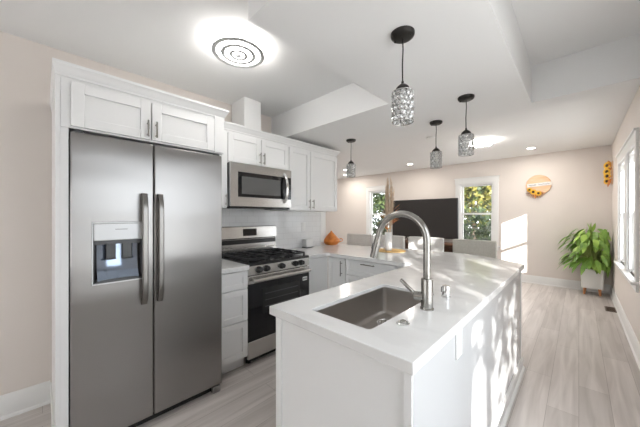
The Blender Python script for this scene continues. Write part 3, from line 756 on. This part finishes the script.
# ================================================================== WALL SIGNS
sg = thing('round_wall_sign', 'round wooden wall sign with white banner and sunflower on the back wall', 'sign', (-.578, YB, 1.965))
def disc_y(bm, cx, cz, r, y0, y1, n=40, mi=0): return tube(bm, [(cx, y0, cz), (cx, y1, cz)], r, n, mi)
obj('board', disc_y(B(), -.578, 1.965, .185, YB-.018, YB-.001), 'signwood', sg, bevel=.003)
bm = B(); ring = [(-.578+.19*math.cos(2*PI*i/40), YB-.016, 1.965+.19*math.sin(2*PI*i/40)) for i in range(41)]
tube(bm, ring, .011, 8, cap=False); obj('hoop', bm, 'signwood', sg)
bm = B(); ang = math.radians(4)
box(bm, -.175, .205, -.008, 0, -.032, .032); bmesh.ops.rotate(bm, verts=bm.verts, cent=(0, 0, 0), matrix=Matrix.Rotation(-ang, 3, 'Y')); bmesh.ops.translate(bm, verts=bm.verts, vec=(-.578, YB-.0185, 1.972)); bn = obj('banner', bm, 'signpaint', sg)
bm = B()                                                   # small illegible script
for w0, w1 in ((-.15, -.03), (0.0, .17)):
    pp = []; n = 34
    for i in range(n+1):
        t = i/n; x = w0+(w1-w0)*t; z = .011*math.sin(t*2*PI*5.2)+(.006*math.sin(t*17))
        pp.append((-.578+x, YB-.0275, 1.972+z+x*math.tan(ang)))
    tube(bm, pp, .0032, 5)
obj('script', bm, 'ink', bn)
def sunflower(parent, c, r, nrm, k=14, name='sunflower'):
    nrm = Vector(nrm).normalized(); u, v = frame_of(nrm); bm = B(); c = Vector(c)
    for j, rr_ in ((0, 1), (1, .78)):
        for i in range(k):
            a = 2*PI*(i+.5*j)/k; d = u*math.cos(a)+v*math.sin(a)
            s = nrm.cross(d).normalized()*r*.13; p0 = c+d*r*.25+nrm*.004*j; p1 = c+d*r*.65+nrm*(.006+.004*j); p2 = c+d*r*rr_+nrm*.002
            bm.faces.new([bm.verts.new(q) for q in (p0-s*.5, p0+s*.5, p1+s, p2, p1-s)])
    f = obj(name, bm, 'yellow', parent, smooth=0)
    bm = tube(B(), [c-nrm*.002, c+nrm*.008, c+nrm*.013], [r*.36, r*.36, r*.2], 14); obj('seed_head', bm, 'brown', f)
for (x, z, r) in ((-.655, 1.83, .065), (-.575, 1.80, .06), (-.715, 1.875, .05)):
    sunflower(sg, (x, YB-.035, z), r, (0, -1, .05))
bm = B()
for i in range(12):
    a = math.radians(180+15*i); leaf_blade(bm, (-.62+.07*math.cos(a), YB-.030, 1.84+.05*math.sin(a)), (math.cos(a), -.15, math.sin(a)), .09, .018, .1)
obj('leaves', bm, 'rust', sg)
bm = B(); tube(bm, [(-.70, YB-.02, 1.80), (-.78, YB-.03, 1.815)], .005, 6); obj('twig', bm, 'brown', sg)
ws = thing('wall_hanging', 'narrow orange and yellow floral wall hanging on the right wall', 'wall decoration', (XR, 6.62, 2.06))
obj('board', bx(XR-.018, XR-.001, 6.54, 6.70, 1.88, 2.26), 'signwood', ws, bevel=.01)
for (y, z, r) in ((6.60, 2.20, .075), (6.64, 2.10, .08), (6.58, 2.02, .075), (6.64, 1.94, .07)): sunflower(ws, (XR-.065, y, z), r, (-.75, -.65, .05), 12, 'flower')
bm = B()
for i in range(16):
    a = 2*PI*i/16; leaf_blade(bm, (XR-.025, 6.62+.05*math.cos(a), 2.07+.14*math.sin(a)), (-.35, math.cos(a), math.sin(a)), .10, .02, .1)
obj('leaves', bm, 'rust', ws)

# ================================================================== PLANTER
pc = (.165, 6.62)
pt = thing('planter', 'white square planter on short orange wooden legs in the far corner', 'planter', (pc[0], pc[1], 0))
bm = B(); loops = []
for s, z in ((.128, .115), (.135, .118), (.142, .44), (.130, .44), (.126, .40)):
    loops.append([bm.verts.new((pc[0]+x, pc[1]+y, z)) for x, y in rr(-s, s, -s, s, .018)])
for a, b in zip(loops, loops[1:]):
    for k in range(len(a)): bm.faces.new((a[k], a[(k+1) % len(a)], b[(k+1) % len(a)], b[k]))
bm.faces.new(loops[0][::-1]); bm.faces.new(loops[-1]); obj('pot', bm, ['vase'], pt)
obj('soil', bx(pc[0]-.124, pc[0]+.124, pc[1]-.124, pc[1]+.124, .401, .415), 'soil', pt)
for sx in (-1, 1):
    for sy in (-1, 1): obj('leg', tube(B(), [(pc[0]+sx*.098, pc[1]+sy*.098, 0), (pc[0]+sx*.088, pc[1]+sy*.088, .118)], [.013, .022], 12), 'wood', pt)
ph = thing('potted_plant', 'leafy green houseplant with drooping leaves growing in the white planter', 'plant', (pc[0], pc[1], .415))
bm = B(); b2 = B(); b3 = B(); rp = random.Random(11)
for i in range(170):
    a = rp.random()*2*PI; lv = rp.random()
    hgt = .10+.62*lv; rad = (.10+.24*rp.random())*(1-.40*max(0, lv-.6)/.4)
    base = Vector((pc[0]+.03*math.cos(a), pc[1]+.03*math.sin(a), .415))
    end = Vector((pc[0]+rad*math.cos(a), pc[1]+rad*math.sin(a), .415+hgt))
    if end.x > XR-.05: end.x = XR-.05
    if end.y > YB-.06: end.y = YB-.06
    mid = base.lerp(end, .5)+Vector((0, 0, .10+.08*rp.random()))
    p = [base, base.lerp(mid, .6)+Vector((0, 0, .03)), mid, end]
    tube(b3, p, [.004, .0035, .003, .0025], 5)
    d = Vector((math.cos(a), math.sin(a), -.35-.5*rp.random()))
    L = .13+.08*rp.random(); tip = end+d.normalized()*L
    if tip.x > XR-.02 or tip.y > YB-.03: d = Vector((-.1 if tip.x > XR-.02 else d.x*.3, -.1 if tip.y > YB-.03 else d.y*.3, -1))
    leaf_blade(b2 if rp.random() < .22 else bm, end, d, L, .024+.018*rp.random(), .35, 6, roll=rp.uniform(-.5, .5))
for k in range(3):
    leaf_blade(b2, (pc[0]-.02+.01*k, pc[1], 1.07), (.25*(k-1), -.1, 1), .17, .022, 0, 5, roll=k)
tube(b3, [(pc[0], pc[1], .415), (pc[0]-.015, pc[1], .8), (pc[0]-.02, pc[1], 1.09)], [.010, .008, .005], 7)
obj('leaves', bm, 'leaf', ph); obj('young_leaves', b2, 'leafl', ph); obj('stems', b3, 'stem', ph)
# floor register
rgz = thing('floor_register', 'brown metal floor vent register near the right wall', 'vent', (.33, 5.70, 0))
bm = wall_cells(B(), 'z', 0, 1, 0, 0, 0, 0, []) if False else B()
for a in ((.275, .385, 5.56, 5.575), (.275, .385, 5.825, 5.84), (.275, .288, 5.575, 5.825), (.372, .385, 5.575, 5.825)): box(bm, *a, .0004, .006)
obj('frame', bm, 'vent', rgz)
obj('backing', bx(.288, .372, 5.575, 5.825, .0004, .0015), 'slot', rgz)
bm = B()
for i in range(12): box(bm, .288, .372, 5.582+i*.0205, 5.590+i*.0205, .0015, .005)
obj('louvres', bm, 'vent', rgz)

# ================================================================== LIGHTS
def pendant():
    r = thing('pendant_light', '', 'pendant lamp', (0, 0, 0), 'crystal pendant lights under the soffit')
    obj('canopy', lathe(B(), (0, 0, -.024), [(0, 0), (.044, 0), (.055, .006), (.059, .014), (.059, .0238), (0, .0238)], 32), 'bronze', r)
    bm = B()
    for k in (0, PI): lathe(bm, (.042*math.cos(k), .042*math.sin(k), -.030), [(0, 0), (.005, .002), (.005, .007), (0, .007)], 10)
    obj('screw', bm, 'bronze', r)
    obj('cord', tube(B(), [(0, 0, -.02), (.002, .001, -.08), (-.001, 0, -.16), (0, 0, -.262)], .0035, 8), 'bronze', r)
    obj('cap', lathe(B(), (0, 0, -.30), [(.038, 0), (.037, .012), (.030, .026), (.016, .038), (.007, .044), (.006, .056), (0, .057)], 24), 'bronze', r)
    bm = B(); zt, zb, R = -.301, -.452, .052
    for z in (zt, zb):
        tube(bm, [(R*math.cos(2*PI*i/28), R*math.sin(2*PI*i/28), z) for i in range(29)], .0025, 6, cap=False)
    tube(bm, [(-R, 0, zt), (R, 0, zt)], .002, 6); tube(bm, [(0, -R, zt), (0, R, zt)], .002, 6)
    for i in range(14):
        a = 2*PI*i/14; cyl(bm, (R*math.cos(a), R*math.sin(a), zt), (R*math.cos(a), R*math.sin(a), zb), .0012, 5)
    nr, nc = 6, 12
    for j in range(nr):
        for i in range(nc):
            a = 2*PI*(i+.5*(j % 2))/nc; z = zt-.014-(zt-zb-.028)*j/(nr-1); c = Vector((R*math.cos(a), R*math.sin(a), z)); t = Vector((-math.sin(a), math.cos(a), 0))
            tube(bm, [c+t*.0125*math.cos(PI*k/4)+Vector((0, 0, .0138*math.sin(PI*k/4))) for k in range(9)], .0015, 4, cap=False)
    sh = obj('shade_frame', bm, 'frame', r)
    bm = B()
    for j in range(nr):
        for i in range(nc):
            a = 2*PI*(i+.5*(j % 2))/nc; z = zt-.014-(zt-zb-.028)*j/(nr-1); c = Vector((R*math.cos(a), R*math.sin(a), z)); o = Vector((math.cos(a), math.sin(a), 0)); t = Vector((-math.sin(a), math.cos(a), 0))
            n = 8; rad = .0125; fr_, bk_ = bm.verts.new(c+o*.007), bm.verts.new(c-o*.007)
            e = [bm.verts.new(c+t*rad*math.cos(2*PI*k/n)+Vector((0, 0, rad*1.1*math.sin(2*PI*k/n)))) for k in range(n)]
            for k in range(n): bm.faces.new((e[k], e[(k+1) % n], fr_)); bm.faces.new((e[(k+1) % n], e[k], bk_))
    obj('crystals', bm, 'crystal', sh, smooth=0)
    obj('bulb', lathe(B(), (0, 0, -.395), [(0, 0), (.014, .005), (.021, .022), (.018, .045), (.012, .065), (.012, .095)], 18), 'bulb', r)
    return r
p0 = pendant(); pds = [p0]+[copy_tree(p0) for _ in range(3)]
for p, (x, y, lb) in zip(pds, ((-.646, 1.275, 'crystal pendant light over the sink end of island, nearest and largest'), (-.634, 2.30, 'crystal pendant light over the far end of the island'),
                        (-1.016, 2.705, 'crystal pendant light over the peninsula, second from the island'), (-2.003, 2.62, 'crystal pendant light beside the end of the wall cabinets'))):
    p.location = (x, y, SZ); p['label'] = lb
def ring_lamp(loc, label, R=.19, glow='glow'):
    r = thing('ceiling_lamp', label, 'ceiling lamp', loc, 'round ring ceiling lamps')
    obj('base_plate', lathe(B(), loc, [(0, -.014), (R*.92, -.014), (R*.92, -.0005), (0, -.0005)], 40), 'trim', r)
    obj('diffuser', lathe(B(), loc, [(0, -.052), (R*.55, -.048), (R*.85, -.040), (R*.97, -.030), (R, -.020), (R*.97, -.0145), (0, -.0145)], 48), glow, r)
    for q, zz, w in ((.84, -.058, .017), (.54, -.064, .015), (.27, -.068, .013)):
        bm = B(); tube(bm, [(loc[0]+R*q*math.cos(2*PI*i/48), loc[1]+R*q*math.sin(2*PI*i/48), loc[2]+zz) for i in range(49)], w, 8, cap=False)
        for v in bm.verts: v.co.z = loc[2]+zz+(v.co.z-loc[2]-zz)*.45
        obj('grey_band', bm, 'lampgrey', r)
    obj('hub', lathe(B(), loc, [(0, -.078), (.018, -.077), (.024, -.068), (.020, -.051), (0, -.051)], 24), 'lampgrey', r)
    return r
ring_lamp((-1.77, .985, CZ), 'round ring ceiling lamp glowing over the kitchen near the refrigerator', .2)
ring_lamp((-1.17, 5.06, CZ), 'round ring ceiling lamp glowing over dining area beyond the soffit', .2, 'glow_dining')
def downlight(x, y, label):
    r = thing('downlight', label, 'downlight', (x, y, CZ), 'recessed ceiling downlights')
    bm = B(); n = 28; prof = [(.055, -.0005), (.075, -.0005), (.074, -.006), (.057, -.007)]; rows = [[bm.verts.new((x+q*math.cos(2*PI*k/n), y+q*math.sin(2*PI*k/n), CZ+z)) for k in range(n)] for q, z in prof]; rows.append(rows[0])
    for u, v in zip(rows, rows[1:]):
        for k in range(n): bm.faces.new((u[k], u[(k+1) % n], v[(k+1) % n], v[k]))
    obj('trim_ring', bm, 'trim', r)
    obj('lens', lathe(B(), (x, y, CZ), [(0, -.005), (.055, -.005), (.055, -.0008), (0, -.0008)], 24), 'glowdown', r)
    d = bpy.data.lights.new('downlight_lamp', 'AREA'); d.shape = 'DISK'; d.size = .1; d.energy = DOWN; d.color = (1, .94, .86)
    o = bpy.data.objects.new('downlight_lamp', d); C.objects.link(o); o.parent = r; o.location = (0, 0, -.012)
downlight(-2.87, 6.04, 'recessed downlight above the television'); downlight(-.62, 6.14, 'recessed downlight above the round wall sign')
downlight(-5.02, 6.28, 'recessed downlight at far left beside wall cabinet, the lower one'); downlight(-4.46, 5.60, 'recessed downlight at far left beside wall cabinet, the upper one')
tag(obj('smoke_detector', lathe(B(), (-1.66, 4.22, CZ-.032), [(0, 0), (.045, .002), (.06, .012), (.062, .0315), (0, .0315)], 28), 'plate'), 'small white smoke detector on the dining ceiling behind the pendants', 'smoke detector')

# ================================================================== TREES OUTSIDE
def tree(name, label, loc, blobs, fol, leaf, count, seed, trunk=.12, group='trees outside the windows'):
    r = thing(name, label, 'tree', loc, group); q = random.Random(seed)
    L = Vector(loc); top = max(b[2] for b in blobs)
    obj('trunk', tube(B(), [L+Vector((0, 0, 0)), L+Vector((.08, .05, top*.4)), L+Vector((.0, .0, top*.8))], [trunk, trunk*.8, trunk*.4], 8), 'bark', r)
    bm = B()
    for b in blobs:
        for i in range(int(count*b[3]**2)):
            d = Vector((q.gauss(0, 1), q.gauss(0, 1), q.gauss(0, 1))).normalized()*(b[3]*(.55+.45*q.random()))
            c = L+Vector(b[:3])+d; s = leaf*(.6+.8*q.random())
            u = Vector((q.gauss(0, 1), q.gauss(0, 1), q.gauss(0, 1))).normalized(); v = u.cross(Vector((q.gauss(0, 1), q.gauss(0, 1), q.gauss(0, 1)))).normalized()
            f = bm.faces.new([bm.verts.new(c+w) for w in (-u*s, -v*s*.5, u*s, v*s*.5)]); f.material_index = 0 if q.random() < .6 else 1
    obj('crown', bm, list(fol), r, smooth=0)
    return r
tree('tree', 'yellow green leafy tree seen through the window right of the television', (-3.2, 12.4, -.45), [(0, 0, 3.4, 1.3), (1.0, .3, 3.0, 1.1), (-1.0, .2, 3.1, 1.1), (.3, 0, 2.3, 1.0)], ('fol_yellow', 'fol_mid'), .10, 750, 1)
tree('shrub', 'dark green shrub low outside the window right of the television', (-2.6, 9.6, -.45), [(0, 0, .7, .8), (-.8, .2, .8, .8), (.8, .3, .9, .8), (0, .5, 1.4, .7)], ('fol_dark', 'fol_mid'), .08, 900, 2, .06)
tree('tree', 'green leafy tree seen through the window left of the television', (-6.3, 10.6, -.45), [(0, 0, 3.2, 1.2), (.9, 0, 2.6, 1.0), (-.9, 0, 2.7, 1.0), (0, -.2, 1.7, 1.0)], ('fol_mid', 'fol_dark'), .10, 700, 4)
tree('tree', 'dark tree filling the background beyond the yellow green tree', (-4.0, 17.5, -.45), [(0, 0, 2.2, 2.2), (3, 0, 2.2, 2.2), (-3, 0, 2.2, 2.2), (0, 0, 4.6, 2.0)], ('fol_dark', 'fol_mid'), .16, 350, 5, .2)
tree('tree', 'tree outside the side window, its shade dappling the island', (3.0, -2.2, -.45), [(0, 0, 3.2, .55), (-.5, .4, 2.75, .45), (.5, -.3, 3.6, .5), (-.3, -.4, 2.4, .4), (.2, .5, 3.9, .5), (0, .95, 2.3, .5), (-.2, .95, 3.1, .5), (.1, .8, 1.7, .45)], ('fol_mid', 'fol_dark'), .09, 420, 6, .07)
